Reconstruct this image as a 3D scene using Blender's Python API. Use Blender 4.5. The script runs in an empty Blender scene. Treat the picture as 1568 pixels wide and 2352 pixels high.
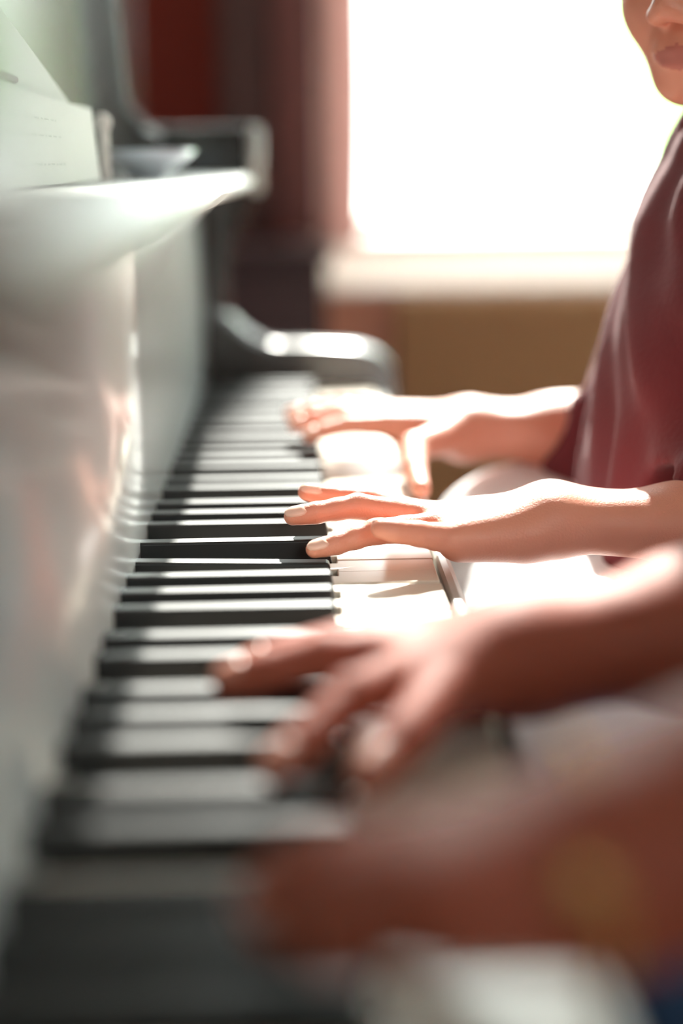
import bpy, bmesh, math, random
import numpy as np
from mathutils import Matrix, Vector, noise

random.seed(7)
C = bpy.context.scene.collection
# ------------------------------------------------------------------ camera
FPX, PITCH, YAW, ROLL = 3520.9, 0.224808, 0.028184, -0.013171
CAM = np.array([0.0, 0.0, 0.936])
_cp, _sp, _cy, _sy = math.cos(PITCH), math.sin(PITCH), math.cos(YAW), math.sin(YAW)
FW = np.array([_sy*_cp, _cy*_cp, -_sp])
_r = np.array([_cy, -_sy, 0.0]); _u = np.cross(_r, FW)
RT = _r*math.cos(ROLL) + _u*math.sin(ROLL)
UP = -_r*math.sin(ROLL) + _u*math.cos(ROLL)

cam_data = bpy.data.cameras.new('camera')
cam = bpy.data.objects.new('camera', cam_data); C.objects.link(cam)
cam.matrix_world = Matrix(((RT[0], UP[0], -FW[0], CAM[0]), (RT[1], UP[1], -FW[1], CAM[1]),
                           (RT[2], UP[2], -FW[2], CAM[2]), (0, 0, 0, 1)))
cam_data.sensor_fit = 'HORIZONTAL'; cam_data.sensor_width = 24.0
cam_data.lens = FPX/1568*24.0
cam_data.clip_start = 0.02; cam_data.clip_end = 200
cam_data.dof.use_dof = True
cam_data.dof.focus_distance = 0.800
cam_data.dof.aperture_fstop = 1.8
bpy.context.scene.camera = cam

# ------------------------------------------------------------------ sky, sun, exposure
world = bpy.data.worlds.new('world'); bpy.context.scene.world = world
world.use_nodes = True
wn = world.node_tree; bg = wn.nodes['Background']
bg.inputs[0].default_value = (0.93, 1.0, 0.97, 1); bg.inputs[1].default_value = 7.0
sun_data = bpy.data.lights.new('sun', 'SUN'); sun = bpy.data.objects.new('sun', sun_data); C.objects.link(sun)
sun_dir = Vector((0.13, 1.0, math.tan(math.radians(39.5)))).normalized()
sun.rotation_euler = sun_dir.to_track_quat('Z', 'Y').to_euler()
sun.location = (0.5, 5, 4)
sun_data.energy = 15.0; sun_data.angle = math.radians(1.5); sun_data.color = (1.0, 0.95, 0.88)
vs = bpy.context.scene.view_settings
vs.view_transform = 'Standard'; vs.look = 'None'; vs.exposure = 0.5; vs.gamma = 1.0; vs.use_curve_mapping = False

# ------------------------------------------------------------------ helpers
def at(px, py, dc):
    """world point at pixel (1568x2352 frame) and depth dc (mm) along the view axis"""
    d = FW + RT*(px-784)/FPX - UP*(py-1176)/FPX
    return CAM + d*dc*0.001

def at_y(px, py, Y):
    d = FW + RT*(px-784)/FPX - UP*(py-1176)/FPX
    return CAM + d*(Y-CAM[1])/d[1]

def empty(name, loc=(0, 0, 0)):
    o = bpy.data.objects.new(name, None); C.objects.link(o); o.location = loc
    o.empty_display_size = 0.05
    return o

def tag(o, label=None, cat=None, group=None, kind=None):
    if label: o['label'] = label
    if cat: o['category'] = cat
    if group: o['group'] = group
    if kind: o['kind'] = kind
    return o

def link(name, mesh, mat, parent=None, smooth=False):
    o = bpy.data.objects.new(name, mesh); C.objects.link(o)
    if mat is not None and len(mesh.materials) == 0: mesh.materials.append(mat)
    if parent is not None:
        o.parent = parent
        bpy.context.view_layer.update()
        o.matrix_parent_inverse = parent.matrix_world.inverted()
    if smooth:
        mesh.polygons.foreach_set('use_smooth', [True]*len(mesh.polygons))
    return o

def copy_obj(o, loc, parent):
    c = o.copy(); C.objects.link(c); c.parent = parent; c.location = loc
    return c

def from_bm(name, bm, mat, parent=None, smooth=False):
    me = bpy.data.meshes.new(name); bm.normal_update(); bm.to_mesh(me); bm.free()
    return link(name, me, mat, parent, smooth)

def add_box(bm, lo, hi, bev=0.0, seg=2):
    r = bmesh.ops.create_cube(bm, size=1.0)
    vs_ = r['verts']
    for v in vs_:
        v.co = Vector([lo[i] + (v.co[i]+0.5)*(hi[i]-lo[i]) for i in range(3)])
    if bev > 0:
        es = {e for v in vs_ for e in v.link_edges}
        bmesh.ops.bevel(bm, geom=list(es), offset=bev, segments=seg, affect='EDGES', profile=0.5)

def box(name, lo, hi, mat, parent=None, bev=0.0, seg=2):
    bm = bmesh.new(); add_box(bm, lo, hi, bev, seg)
    return from_bm(name, bm, mat, parent, smooth=False)

def add_cyl(bm, a, b, r0, r1=None, n=20):
    r1 = r0 if r1 is None else r1
    a = Vector(a); b = Vector(b); d = b-a
    rot = d.to_track_quat('Z', 'Y').to_matrix().to_4x4()
    bmesh.ops.create_cone(bm, cap_ends=True, segments=n, radius1=r0, radius2=r1, depth=d.length,
                          matrix=Matrix.Translation((a+b)/2) @ rot)

def add_ball(bm, c, r, n=16, sc=(1, 1, 1)):
    bmesh.ops.create_uvsphere(bm, u_segments=n, v_segments=n//2+2, radius=1.0,
        matrix=Matrix.Translation(Vector(c)) @ Matrix.Diagonal((r*sc[0], r*sc[1], r*sc[2], 1)))

def prism_y(name, prof, y0, y1, mat, parent=None, bev=0.0, smooth=False):
    """profile of (x, z) points extruded along Y"""
    bm = bmesh.new()
    a = [bm.verts.new((p[0], y0, p[1])) for p in prof]
    f = bm.faces.new(a)
    r = bmesh.ops.extrude_face_region(bm, geom=[f])
    for v in r['geom']:
        if isinstance(v, bmesh.types.BMVert): v.co.y = y1
    bmesh.ops.recalc_face_normals(bm, faces=bm.faces[:])
    if bev > 0:
        es = [e for e in bm.edges if abs(e.verts[0].co.y - e.verts[1].co.y) < 1e-6]
        bmesh.ops.bevel(bm, geom=es, offset=bev, segments=3, affect='EDGES', profile=0.5)
    return from_bm(name, bm, mat, parent, smooth)

def smooth_curve(pts, n=6):
    out = []
    P_ = [np.array(p, float) for p in pts]
    P_ = [2*P_[0]-P_[1]] + P_ + [2*P_[-1]-P_[-2]]
    for i in range(1, len(P_)-2):
        for k in range(n):
            t = k/n
            p0, p1, p2, p3 = P_[i-1:i+3]
            out.append(0.5*((2*p1)+(-p0+p2)*t+(2*p0-5*p1+4*p2-p3)*t*t+(-p0+3*p1-3*p2+p3)*t**3))
    out.append(P_[-2])
    return out

# ------------------------------------------------------------------ materials
def mat(name, col, rough=0.5, spec=0.5, coat=0.0, metal=0.0, sss=0.0, sheen=0.0, var=0.0, vscale=20.0,
        bump=0.0, bscale=200.0, vaxis=None, coat_rough=0.05, coat_ior=1.5):
    m = bpy.data.materials.new(name); m.use_nodes = True
    nt = m.node_tree; b = nt.nodes['Principled BSDF']
    b.inputs['Base Color'].default_value = (*col, 1)
    b.inputs['Roughness'].default_value = rough
    b.inputs['Specular IOR Level'].default_value = spec
    b.inputs['Metallic'].default_value = metal
    b.inputs['Coat Weight'].default_value = coat
    b.inputs['Coat Roughness'].default_value = coat_rough
    b.inputs['Coat IOR'].default_value = coat_ior
    if sss:
        b.inputs['Subsurface Weight'].default_value = sss
        b.inputs['Subsurface Radius'].default_value = (1.0, 0.35, 0.2)
        b.inputs['Subsurface Scale'].default_value = 0.006
    if sheen:
        b.inputs['Sheen Weight'].default_value = sheen
        b.inputs['Sheen Roughness'].default_value = 0.5
    tc = nt.nodes.new('ShaderNodeTexCoord'); mp = nt.nodes.new('ShaderNodeMapping')
    nt.links.new(tc.outputs['Object'], mp.inputs[0])
    if vaxis: mp.inputs['Scale'].default_value = vaxis
    if var:
        n = nt.nodes.new('ShaderNodeTexNoise'); n.inputs['Scale'].default_value = vscale; n.inputs['Detail'].default_value = 4
        nt.links.new(mp.outputs[0], n.inputs[0])
        mx = nt.nodes.new('ShaderNodeMix'); mx.data_type = 'RGBA'
        mx.inputs[6].default_value = (*[c*(1-var) for c in col], 1)
        mx.inputs[7].default_value = (*[min(1, c*(1+var)) for c in col], 1)
        nt.links.new(n.outputs[0], mx.inputs[0]); nt.links.new(mx.outputs[2], b.inputs['Base Color'])
    if bump:
        n2 = nt.nodes.new('ShaderNodeTexNoise'); n2.inputs['Scale'].default_value = bscale; n2.inputs['Detail'].default_value = 3
        nt.links.new(mp.outputs[0], n2.inputs[0])
        bp = nt.nodes.new('ShaderNodeBump'); bp.inputs['Strength'].default_value = bump; bp.inputs['Distance'].default_value = 0.001
        nt.links.new(n2.outputs[0], bp.inputs['Height']); nt.links.new(bp.outputs[0], b.inputs['Normal'])
    return m

M = dict(
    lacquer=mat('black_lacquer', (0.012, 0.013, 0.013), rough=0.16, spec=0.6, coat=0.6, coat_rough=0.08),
    lacquer_fall=mat('lacquer_painted_glare', (0.58, 0.63, 0.64), rough=0.40, spec=1.0, coat=1.0, coat_rough=0.15, coat_ior=1.9, bump=0.05, bscale=60),  # glare on the black fallboard, painted into a pale base colour
    satin=mat('satin_lacquer', (0.010, 0.011, 0.011), rough=0.27, spec=0.9),
    slip=mat('pale_painted_glare', (0.52, 0.53, 0.51), rough=0.35, spec=0.6, var=0.1, vscale=60),  # sunlit glare painted as pale colour, on key slip and side board edge
    shelf=mat('pale_grey_shelf', (0.45, 0.46, 0.44), rough=0.42, spec=0.5),  # even pale grey for the shelf
    ebony=mat('ebony_key', (0.012, 0.012, 0.012), rough=0.45, spec=0.38, bump=0.05, bscale=300),
    ivory=mat('ivory_key', (0.74, 0.67, 0.57), rough=0.28, spec=0.5, var=0.04, vscale=30),
    keywood=mat('pale_key_wood', (0.55, 0.42, 0.27), rough=0.6, var=0.15, vscale=40, vaxis=(1, 6, 6)),
    felt=mat('grey_felt', (0.30, 0.30, 0.28), rough=0.95, sheen=0.3, bump=0.4, bscale=900),
    brass=mat('gold', (0.95, 0.62, 0.22), rough=0.2, metal=1.0),
    old_gold=mat('old_gold', (0.42, 0.24, 0.09), rough=0.4, metal=0.8),
    nail_adult=mat('fingernail_adult', (0.42, 0.17, 0.12), rough=0.35, spec=0.4),
    steel=mat('steel', (0.75, 0.78, 0.82), rough=0.22, metal=1.0),
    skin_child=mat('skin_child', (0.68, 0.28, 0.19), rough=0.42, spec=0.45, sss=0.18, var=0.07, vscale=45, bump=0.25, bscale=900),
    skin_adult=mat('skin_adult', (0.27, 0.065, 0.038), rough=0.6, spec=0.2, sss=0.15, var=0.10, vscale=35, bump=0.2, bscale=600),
    nail=mat('fingernail', (0.80, 0.50, 0.40), rough=0.28, spec=0.5),
    lips=mat('lips', (0.50, 0.15, 0.115), rough=0.4),
    eye=mat('eye_white', (0.85, 0.83, 0.8), rough=0.1),
    iris=mat('iris_brown', (0.06, 0.03, 0.015), rough=0.1),
    hair=mat('dark_brown_hair', (0.03, 0.017, 0.01), rough=0.45, var=0.4, vscale=60, vaxis=(1, 1, 0.1), bump=0.6, bscale=120),
    blouse=mat('maroon_gauze', (0.14, 0.012, 0.018), rough=0.85, sheen=0.08, var=0.12, vscale=25, bump=0.5, bscale=350),
    skirt=mat('white_cotton', (0.86, 0.85, 0.87), rough=0.8, sheen=0.1, bump=0.3, bscale=300),
    denim=mat('blue_denim', (0.035, 0.075, 0.16), rough=0.85, var=0.25, vscale=200, bump=0.4, bscale=500),
    shirt=mat('white_linen', (0.82, 0.81, 0.78), rough=0.85, bump=0.4, bscale=350),
    shoe=mat('dark_leather', (0.03, 0.025, 0.02), rough=0.4),
    paper=mat('sheet_paper', (0.84, 0.87, 0.80), rough=0.7, var=0.02, vscale=40),
    ink=mat('printed_ink', (0.12, 0.12, 0.12), rough=0.7),
    ink_red=mat('maroon_print', (0.20, 0.03, 0.05), rough=0.7),
    wall=mat('red_wall', (0.14, 0.014, 0.006), rough=0.85, var=0.12, vscale=3, bump=0.2, bscale=80),
    wall_low=mat('salmon_wall', (0.72, 0.36, 0.27), rough=0.85, var=0.06, vscale=4),
    casing_dark=mat('brown_red_casing', (0.065, 0.018, 0.014), rough=0.5, var=0.1, vscale=8),
    casing_lite=mat('rose_casing', (0.17, 0.050, 0.045), rough=0.5, var=0.05, vscale=8),
    paint=mat('white_paint', (0.82, 0.76, 0.72), rough=0.45, var=0.02, vscale=8),
    radiator=mat('tan_radiator', (0.62, 0.38, 0.20), rough=0.5, var=0.05, vscale=6),
    cabinet=mat('dark_maroon_wood', (0.035, 0.010, 0.014), rough=0.45, var=0.3, vscale=10, vaxis=(1, 1, 8)),
    plaster=mat('warm_plaster', (0.72, 0.64, 0.56), rough=0.9, var=0.03, vscale=5),
    floor=mat('oak_floor', (0.30, 0.18, 0.10), rough=0.35, var=0.25, vscale=6, vaxis=(8, 1, 1)),
    ceiling=mat('white_ceiling', (0.8, 0.79, 0.76), rough=0.9, var=0.02, vscale=4),
    ground=mat('pale_gravel', (0.72, 0.70, 0.66), rough=0.9, var=0.1, vscale=2),
    bark=mat('bark', (0.12, 0.09, 0.06), rough=0.9, var=0.3, vscale=10),
    silver=mat('pale_blue_glaze', (0.70, 0.76, 0.86), rough=0.18, spec=0.7),
)
def leaf_material():
    m = bpy.data.materials.new('backlit_leaf'); m.use_nodes = True
    nt = m.node_tree; nt.nodes.remove(nt.nodes['Principled BSDF'])
    t = nt.nodes.new('ShaderNodeBsdfTranslucent'); d = nt.nodes.new('ShaderNodeBsdfDiffuse')
    mx = nt.nodes.new('ShaderNodeMixShader')
    n = nt.nodes.new('ShaderNodeTexNoise'); n.inputs['Scale'].default_value = 1.5
    cr = nt.nodes.new('ShaderNodeMix'); cr.data_type = 'RGBA'
    cr.inputs[6].default_value = (0.62, 0.85, 0.50, 1); cr.inputs[7].default_value = (0.75, 0.92, 0.60, 1)
    nt.links.new(n.outputs[0], cr.inputs[0])
    nt.links.new(cr.outputs[2], t.inputs[0]); nt.links.new(cr.outputs[2], d.inputs[0])
    nt.links.new(d.outputs[0], mx.inputs[1]); nt.links.new(t.outputs[0], mx.inputs[2]); mx.inputs[0].default_value = 0.65
    nt.links.new(mx.outputs[0], nt.nodes['Material Output'].inputs[0])
    return m
def glass_material():
    m = bpy.data.materials.new('window_glass'); m.use_nodes = True
    nt = m.node_tree; nt.nodes.remove(nt.nodes['Principled BSDF'])
    t = nt.nodes.new('ShaderNodeBsdfTransparent'); g = nt.nodes.new('ShaderNodeBsdfGlossy')
    g.inputs['Roughness'].default_value = 0.02; t.inputs[0].default_value = (0.97, 0.99, 0.98, 1)
    mx = nt.nodes.new('ShaderNodeMixShader'); fr = nt.nodes.new('ShaderNodeFresnel'); fr.inputs[0].default_value = 1.35
    nt.links.new(fr.outputs[0], mx.inputs[0]); nt.links.new(t.outputs[0], mx.inputs[1]); nt.links.new(g.outputs[0], mx.inputs[2])
    nt.links.new(mx.outputs[0], nt.nodes['Material Output'].inputs[0])
    return m
def sheer_material():
    m = bpy.data.materials.new('sheer_pink_fabric'); m.use_nodes = True
    nt = m.node_tree; nt.nodes.remove(nt.nodes['Principled BSDF'])
    t = nt.nodes.new('ShaderNodeBsdfTranslucent'); d = nt.nodes.new('ShaderNodeBsdfDiffuse'); mx = nt.nodes.new('ShaderNodeMixShader')
    t.inputs[0].default_value = (0.24, 0.135, 0.12, 1); d.inputs[0].default_value = (0.75, 0.55, 0.52, 1); mx.inputs[0].default_value = 0.35
    nt.links.new(d.outputs[0], mx.inputs[1]); nt.links.new(t.outputs[0], mx.inputs[2])
    nt.links.new(mx.outputs[0], nt.nodes['Material Output'].inputs[0])
    return m
M['sheer'] = sheer_material()
def added_glow_material():
    m = bpy.data.materials.new('added_glow_strip'); m.use_nodes = True
    nt = m.node_tree; nt.nodes.remove(nt.nodes['Principled BSDF'])
    t = nt.nodes.new('ShaderNodeBsdfTranslucent'); d = nt.nodes.new('ShaderNodeBsdfDiffuse'); mx = nt.nodes.new('ShaderNodeMixShader')
    t.inputs[0].default_value = (0.93, 0.90, 0.86, 1); d.inputs[0].default_value = (0.8, 0.78, 0.74, 1); mx.inputs[0].default_value = 0.75
    nt.links.new(d.outputs[0], mx.inputs[1]); nt.links.new(t.outputs[0], mx.inputs[2])
    nt.links.new(mx.outputs[0], nt.nodes['Material Output'].inputs[0])
    return m
M['added_glow'] = added_glow_material()
M['leaf'] = leaf_material(); M['glass'] = glass_material()

# ------------------------------------------------------------------ the room
WY = 2.60                                   # inner face of the window wall
WX0, WX1, WZ0, WZ1 = 0.050, 1.75, 0.815, 2.72
def struct(name, lo, hi, m, bev=0.0): return tag(box(name, lo, hi, m, None, bev), kind='structure')
def labelled_struct(o, label): o['label'] = label; return o
floor = struct('floor', (-0.80, -1.6, -0.05), (2.6, WY+0.25, -0.012), M['keywood'])
k = 0
for i in range(24):
    x0 = -0.80 + i*0.1417
    y = -1.6 - random.random()*0.5
    while y < WY:
        L_ = 0.9+random.random()*0.5
        ya, yb = max(y, -1.6), min(y+L_, WY)
        if yb-ya > 0.05:
            b = box('floor_board', (x0+0.001, ya+0.001, -0.012), (x0+0.1407, yb-0.001, random.uniform(-0.0006, 0)), M['floor'], floor, 0.001, 1)
        y += L_
# window wall: one mesh round the opening
bm = bmesh.new()
TX0, TX1, TZ0, TZ1 = -0.72, 0.022, 1.235, 2.57     # high window added above the view to brighten the key tops
add_box(bm, (-0.80, WY, 0), (WX0, WY+0.25, TZ0)); add_box(bm, (-0.80, WY, TZ1), (WX0, WY+0.25, 2.95))
add_box(bm, (-0.80, WY, TZ0), (TX0, WY+0.25, TZ1)); add_box(bm, (TX1, WY, TZ0), (WX0, WY+0.25, TZ1)); add_box(bm, (WX1, WY, 0), (2.6, WY+0.25, 2.95))
add_box(bm, (WX0, WY, 0.0), (WX1, WY+0.25, WZ0-0.088)); add_box(bm, (WX0, WY, WZ1), (WX1, WY+0.25, 2.95))
wall_far = tag(from_bm('wall_far', bm, M['wall']), kind='structure')
struct('wall_left', (-0.85, -1.6, 0), (-0.80, WY+0.25, 2.95), M['wall'])
struct('wall_right', (2.6, -1.6, 0), (2.65, WY+0.25, 2.95), M['plaster'])
bm = bmesh.new(); NX0, NX1, NZ0, NZ1 = 0.32, 1.12, 1.15, 2.25       # unseen window added behind the camera for fill light
add_box(bm, (-0.85, -1.65, 0), (NX0, -1.6, 2.95)); add_box(bm, (NX1, -1.65, 0), (2.65, -1.6, 2.95))
add_box(bm, (NX0, -1.65, 0), (NX1, -1.6, NZ0)); add_box(bm, (NX0, -1.65, NZ1), (NX1, -1.6, 2.95))
tag(from_bm('wall_near', bm, M['wall']), kind='structure')
fill_win = tag(empty('added_fill_window', ((NX0+NX1)/2, -1.62, NZ0)), kind='structure')
bm = bmesh.new()
for lo, hi in (((NX0, -1.64, NZ0), (NX0+0.04, -1.61, NZ1)), ((NX1-0.04, -1.64, NZ0), (NX1, -1.61, NZ1)),
               ((NX0+0.04, -1.64, NZ0), (NX1-0.04, -1.61, NZ0+0.04)), ((NX0+0.04, -1.64, NZ1-0.04), (NX1-0.04, -1.61, NZ1))):
    add_box(bm, lo, hi, 0.004)
from_bm('window_frame', bm, M['paint'], fill_win)
box('pane', (NX0+0.04, -1.627, NZ0+0.04), (NX1-0.04, -1.623, NZ1-0.04), M['glass'], fill_win)
high_win = tag(empty('added_high_window', ((TX0+TX1)/2, WY+0.1, TZ0)), kind='structure')
bm = bmesh.new(); t = 0.04
for lo, hi in (((TX0, WY+0.12, TZ0), (TX0+t, WY+0.18, TZ1)), ((TX1-t, WY+0.12, TZ0), (TX1, WY+0.18, TZ1)),
               ((TX0+t, WY+0.12, TZ0), (TX1-t, WY+0.18, TZ0+t)), ((TX0+t, WY+0.12, TZ1-t), (TX1-t, WY+0.18, TZ1))):
    add_box(bm, lo, hi, 0.004)
from_bm('window_frame', bm, M['paint'], high_win)
box('pane', (TX0+t, WY+0.148, TZ0+t), (TX1-t, WY+0.152, TZ1-t), M['glass'], high_win)
struct('ceiling', (-0.85, -1.65, 2.95), (2.65, WY+0.25, 3.0), M['ceiling'])
tag(box('wall_panel_under_window', (WX0-0.03, WY-0.012, 0.10), (WX1, WY, WZ0-0.091), M['wall_low'], wall_far, 0.003))
# window
win = tag(empty('window_1', ((WX0+WX1)/2, WY+0.1, WZ0)), kind='structure')
bm = bmesh.new(); t = 0.045
for lo, hi in (((WX0, WY+0.12, WZ0), (WX0+t, WY+0.18, WZ1)), ((WX1-t, WY+0.12, WZ0), (WX1, WY+0.18, WZ1)),
               ((WX0+t, WY+0.12, WZ0), (WX1-t, WY+0.18, WZ0+0.03)), ((WX0+t, WY+0.12, WZ1-t), (WX1-t, WY+0.18, WZ1))):
    add_box(bm, lo, hi, 0.004)
from_bm('window_frame', bm, M['paint'], win)
box('pane', (WX0+t, WY+0.148, WZ0+0.03), (WX1-t, WY+0.152, WZ1-t), M['glass'], win)
bm = bmesh.new()
add_box(bm, (WX0-0.005, WY-0.012, WZ0-0.09), (WX0+0.004, WY+0.20, WZ1+0.09), 0.006)
from_bm('window_jamb', bm, M['paint'], win)
box('window_sill', (WX0-0.06, WY-0.035, WZ0-0.013), (WX1+0.06, WY+0.12, WZ0), M['paint'], win, 0.004)
box('added_glow_strip', (WX0+0.002, WY+0.002, WZ0-0.088), (WX1-0.002, WY+0.008, WZ0-0.013), M['added_glow'], win)  # added translucent strip that brightens the apron under the sill
box('lower_rail', (WX0-0.01, WY-0.02, WZ0-0.094), (WX1+0.01, WY-0.001, WZ0-0.088), M['paint'], win, 0.003)
for x0, x1, th, m_ in ((-0.118, -0.030, 0.020, 'casing_dark'), (-0.028, WX0-0.006, 0.034, 'casing_lite')):
    o = box('trim_1' if x0 < -0.1 else 'trim_2', (x0, WY-th, 0.80), (x1, WY, 1.232), M[m_], None, 0.005); tag(o, kind='structure')
cur = tag(empty('sheer_curtain', (0.075, WY-0.05, 2.78)), 'narrow sheer pale pink curtain hanging at the left edge of the bright window', 'curtain')
bm = bmesh.new(); rows = []
for j in range(24):
    z = 0.80+(2.77-0.80)*j/23; row = []
    for i in range(25):
        u = i/24; wdt = 0.056+0.02*(j/23)
        row.append(bm.verts.new((0.047+u*wdt*1.18+0.003*math.sin(j*0.7), WY-0.05+0.010*math.sin(u*22+0.4*math.sin(j*0.5)), z)))
    rows.append(row)
for j in range(23):
    for i in range(24): bm.faces.new((rows[j][i], rows[j][i+1], rows[j+1][i+1], rows[j+1][i]))
from_bm('drape', bm, M['sheer'], cur, True)
bm = bmesh.new(); add_cyl(bm, (0.0, WY-0.05, 2.78), (1.85, WY-0.05, 2.78), 0.01); add_ball(bm, (0.0, WY-0.05, 2.78), 0.018); from_bm('curtain_rod', bm, M['brass'], cur, True)
# far outside
tag(box('ground', (-30, WY+0.3, -0.35), (40, 60, -0.30), M['ground']), kind='structure')
def tree(name, cx, cy, cz, rx, rz, n, label, seed):
    rnd = random.Random(seed)
    t_ = tag(empty(name, (cx, cy, -0.3)), label, 'tree', 'trees outside the window')
    bm_ = bmesh.new(); add_cyl(bm_, (cx, cy, -0.3), (cx+0.1, cy, cz), 0.16, 0.07, 12)
    for a in range(6):
        an = a*1.05; add_cyl(bm_, (cx+0.05, cy, cz-0.9+0.15*a), (cx+rx*0.6*math.cos(an), cy+rx*0.6*math.sin(an), cz+rz*0.4), 0.05, 0.015, 8)
    from_bm('trunk', bm_, M['bark'], t_)
    V, F = [], []
    for i in range(n):
        u = rnd.uniform(0, 2*math.pi); v = rnd.uniform(-1, 1); r = rnd.random()**0.4
        s = math.sqrt(1-v*v); p = Vector((cx+rx*r*s*math.cos(u), cy+rx*r*s*math.sin(u), cz+rz*r*v))
        q = Matrix.Rotation(rnd.uniform(0, 6.28), 3, 'X') @ Matrix.Rotation(rnd.uniform(0, 6.28), 3, 'Z')
        a = 0.09; k0 = len(V)
        for c in ((-a, 0, 0), (0, -a*0.5, 0), (a, 0, 0.02), (0, a*0.5, 0)): V.append(p + q @ Vector(c))
        F.append((k0, k0+1, k0+2, k0+3))
    me = bpy.data.meshes.new('foliage'); me.from_pydata([tuple(v) for v in V], [], F)
    link('foliage', me, M['leaf'], t_)['kind'] = 'stuff'
tree('garden_tree', 3.3, 11.5, 1.75, 1.35, 0.95, 22000, 'pale green backlit tree seen through the window beside the face', 3)

# ------------------------------------------------------------------ radiator under the window
rad = tag(empty('radiator', (0.70, WY-0.09, 0.12)), 'tan painted ribbed radiator below the white window sill', 'radiator')
box('top_rail', (0.160, WY-0.100, 0.706), (1.45, WY-0.045, 0.722), M['radiator'], rad, 0.012, 3)
box('bottom_rail', (0.160, WY-0.125, 0.14), (1.45, WY-0.045, 0.18), M['radiator'], rad, 0.012, 3)
box('back_plate', (0.165, WY-0.062, 0.15), (1.445, WY-0.050, 0.71), M['radiator'], rad)
x = 0.178; proto = None
while x < 1.44:
    if proto is None:
        bm = bmesh.new(); add_box(bm, (-0.0085, -0.020, 0.165), (0.0085, 0.022, 0.715), 0.007, 2)
        proto = from_bm('rib', bm, M['radiator'], rad); proto.matrix_parent_inverse = Matrix.Identity(4)
        proto.location = Vector((x, WY-0.085, 0)) - rad.location
    else:
        copy_obj(proto, Vector((x, WY-0.085, 0)) - rad.location, rad)
    x += 0.030
for fx in (0.25, 1.35): box('foot', (fx-0.015, WY-0.10, 0.0), (fx+0.015, WY-0.06, 0.15), M['radiator'], rad, 0.003)

# dark cabinet at the left of the window
cab = tag(empty('cabinet', (-0.05, WY-0.22, 0)), 'dark maroon low cabinet at the left of the radiator, behind the piano arm', 'cabinet')
cx0, cx1, cy0, cz = -0.42, 0.045, WY-0.36, 0.812
box('carcass', (cx0, cy0, 0.06), (cx1, WY-0.04, cz-0.02), M['cabinet'], cab, 0.003)
box('cabinet_top', (cx0-0.012, cy0-0.015, cz-0.02), (cx1+0.012, WY-0.04, cz), M['cabinet'], cab, 0.004)
for a, b in ((cx0+0.01, (cx0+cx1)/2-0.003), ((cx0+cx1)/2+0.003, cx1-0.01)):
    d = box('door', (a, cy0-0.016, 0.08), (b, cy0, cz-0.035), M['cabinet'], cab, 0.004)
    bm = bmesh.new(); hx = b-0.03 if a < -0.3 else a+0.03
    add_ball(bm, (hx, cy0-0.028, 0.45), 0.011); add_cyl(bm, (hx, cy0-0.028, 0.45), (hx, cy0-0.012, 0.45), 0.005)
    h = from_bm('knob', bm, M['brass'], d, True)
for fx in (cx0+0.03, cx1-0.03):
    for fy in (cy0+0.03, WY-0.08):
        bm = bmesh.new(); add_cyl(bm, (fx, fy, 0), (fx, fy, 0.06), 0.014, 0.02); from_bm('foot', bm, M['cabinet'], cab, True)

# ------------------------------------------------------------------ piano
ZW = 0.730; ZB = 0.742                       # tops of the white and black keys
XB = -0.0802; XBT = 0.0148; XF = 0.0703      # back and tip of black keys, white front
YF3 = 0.66533                                # centre of the F sharp whose row is calibrated
YEND = YF3 + 26*0.027417 + 0.0196 + 0.0235   # treble end of the last key
PW = 0.0235
piano = tag(empty('upright_piano', (-0.3, 0.8, 0)), 'black lacquered upright piano with open fallboard and worn ivory keys', 'piano')
XFB = XB-0.004                               # foot of the fallboard
XL = -0.037; ZL = 0.925                      # front edge and height of the shelf over the fallboard
YN = YEND - 52*PW                            # bass end
# key mesh: whites with their real cut-outs
n_white = 52
cut = {  # white name: (cut at low side, cut at high side) in mm, measured from the key boundary
    'C': (0, 14.1-6.0), 'D': (0, 0)}
blk_centre = {'C#': 21.55, 'D#': 48.95, 'F#': 90.1, 'G#': 117.5, 'A#': 144.9}
BW = 0.0137
def white_mesh(i):
    # i: 0 = A0 ... 51 = C8 ; octave position of its low boundary from the C below
    name = 'ABCDEFG'[i % 7]; lowpos = {'C': 0, 'D': 23.5, 'E': 47, 'F': 70.5, 'G': 94, 'A': 117.5, 'B': 141}[name]
    lo = 0.0; hi = PW; clo = chi = 0.0
    for c in blk_centre.values():
        a, b = c-BW*500-0.6, c+BW*500+0.6
        if a < lowpos < b and not (i == 0): clo = (b-lowpos)/1000
        if a < lowpos+23.5 < b: chi = (lowpos+23.5-a)/1000
    if i == 51: chi = 0
    g = 0.0006
    xn = XBT+0.0045
    prof = [(XF, g), (XF, PW-g), (xn, PW-g), (xn, PW-max(g, chi)), (XB-0.03, PW-max(g, chi)), (XB-0.03, max(g, clo)), (xn, max(g, clo)), (xn, g)]
    bm_ = bmesh.new()
    f = bm_.faces.new([bm_.verts.new((p[0], p[1], ZW)) for p in prof])
    r = bmesh.ops.extrude_face_region(bm_, geom=[f])
    for v in r['geom']:
        if isinstance(v, bmesh.types.BMVert): v.co.z = ZW-0.018
    bmesh.ops.recalc_face_normals(bm_, faces=bm_.faces[:])
    es = [e for e in bm_.edges if all(abs(v.co.z-ZW) < 1e-6 for v in e.verts)]
    bmesh.ops.bevel(bm_, geom=es, offset=0.0007, segments=2, affect='EDGES', profile=0.5)
    return bm_
pressed_white = {}
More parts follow.
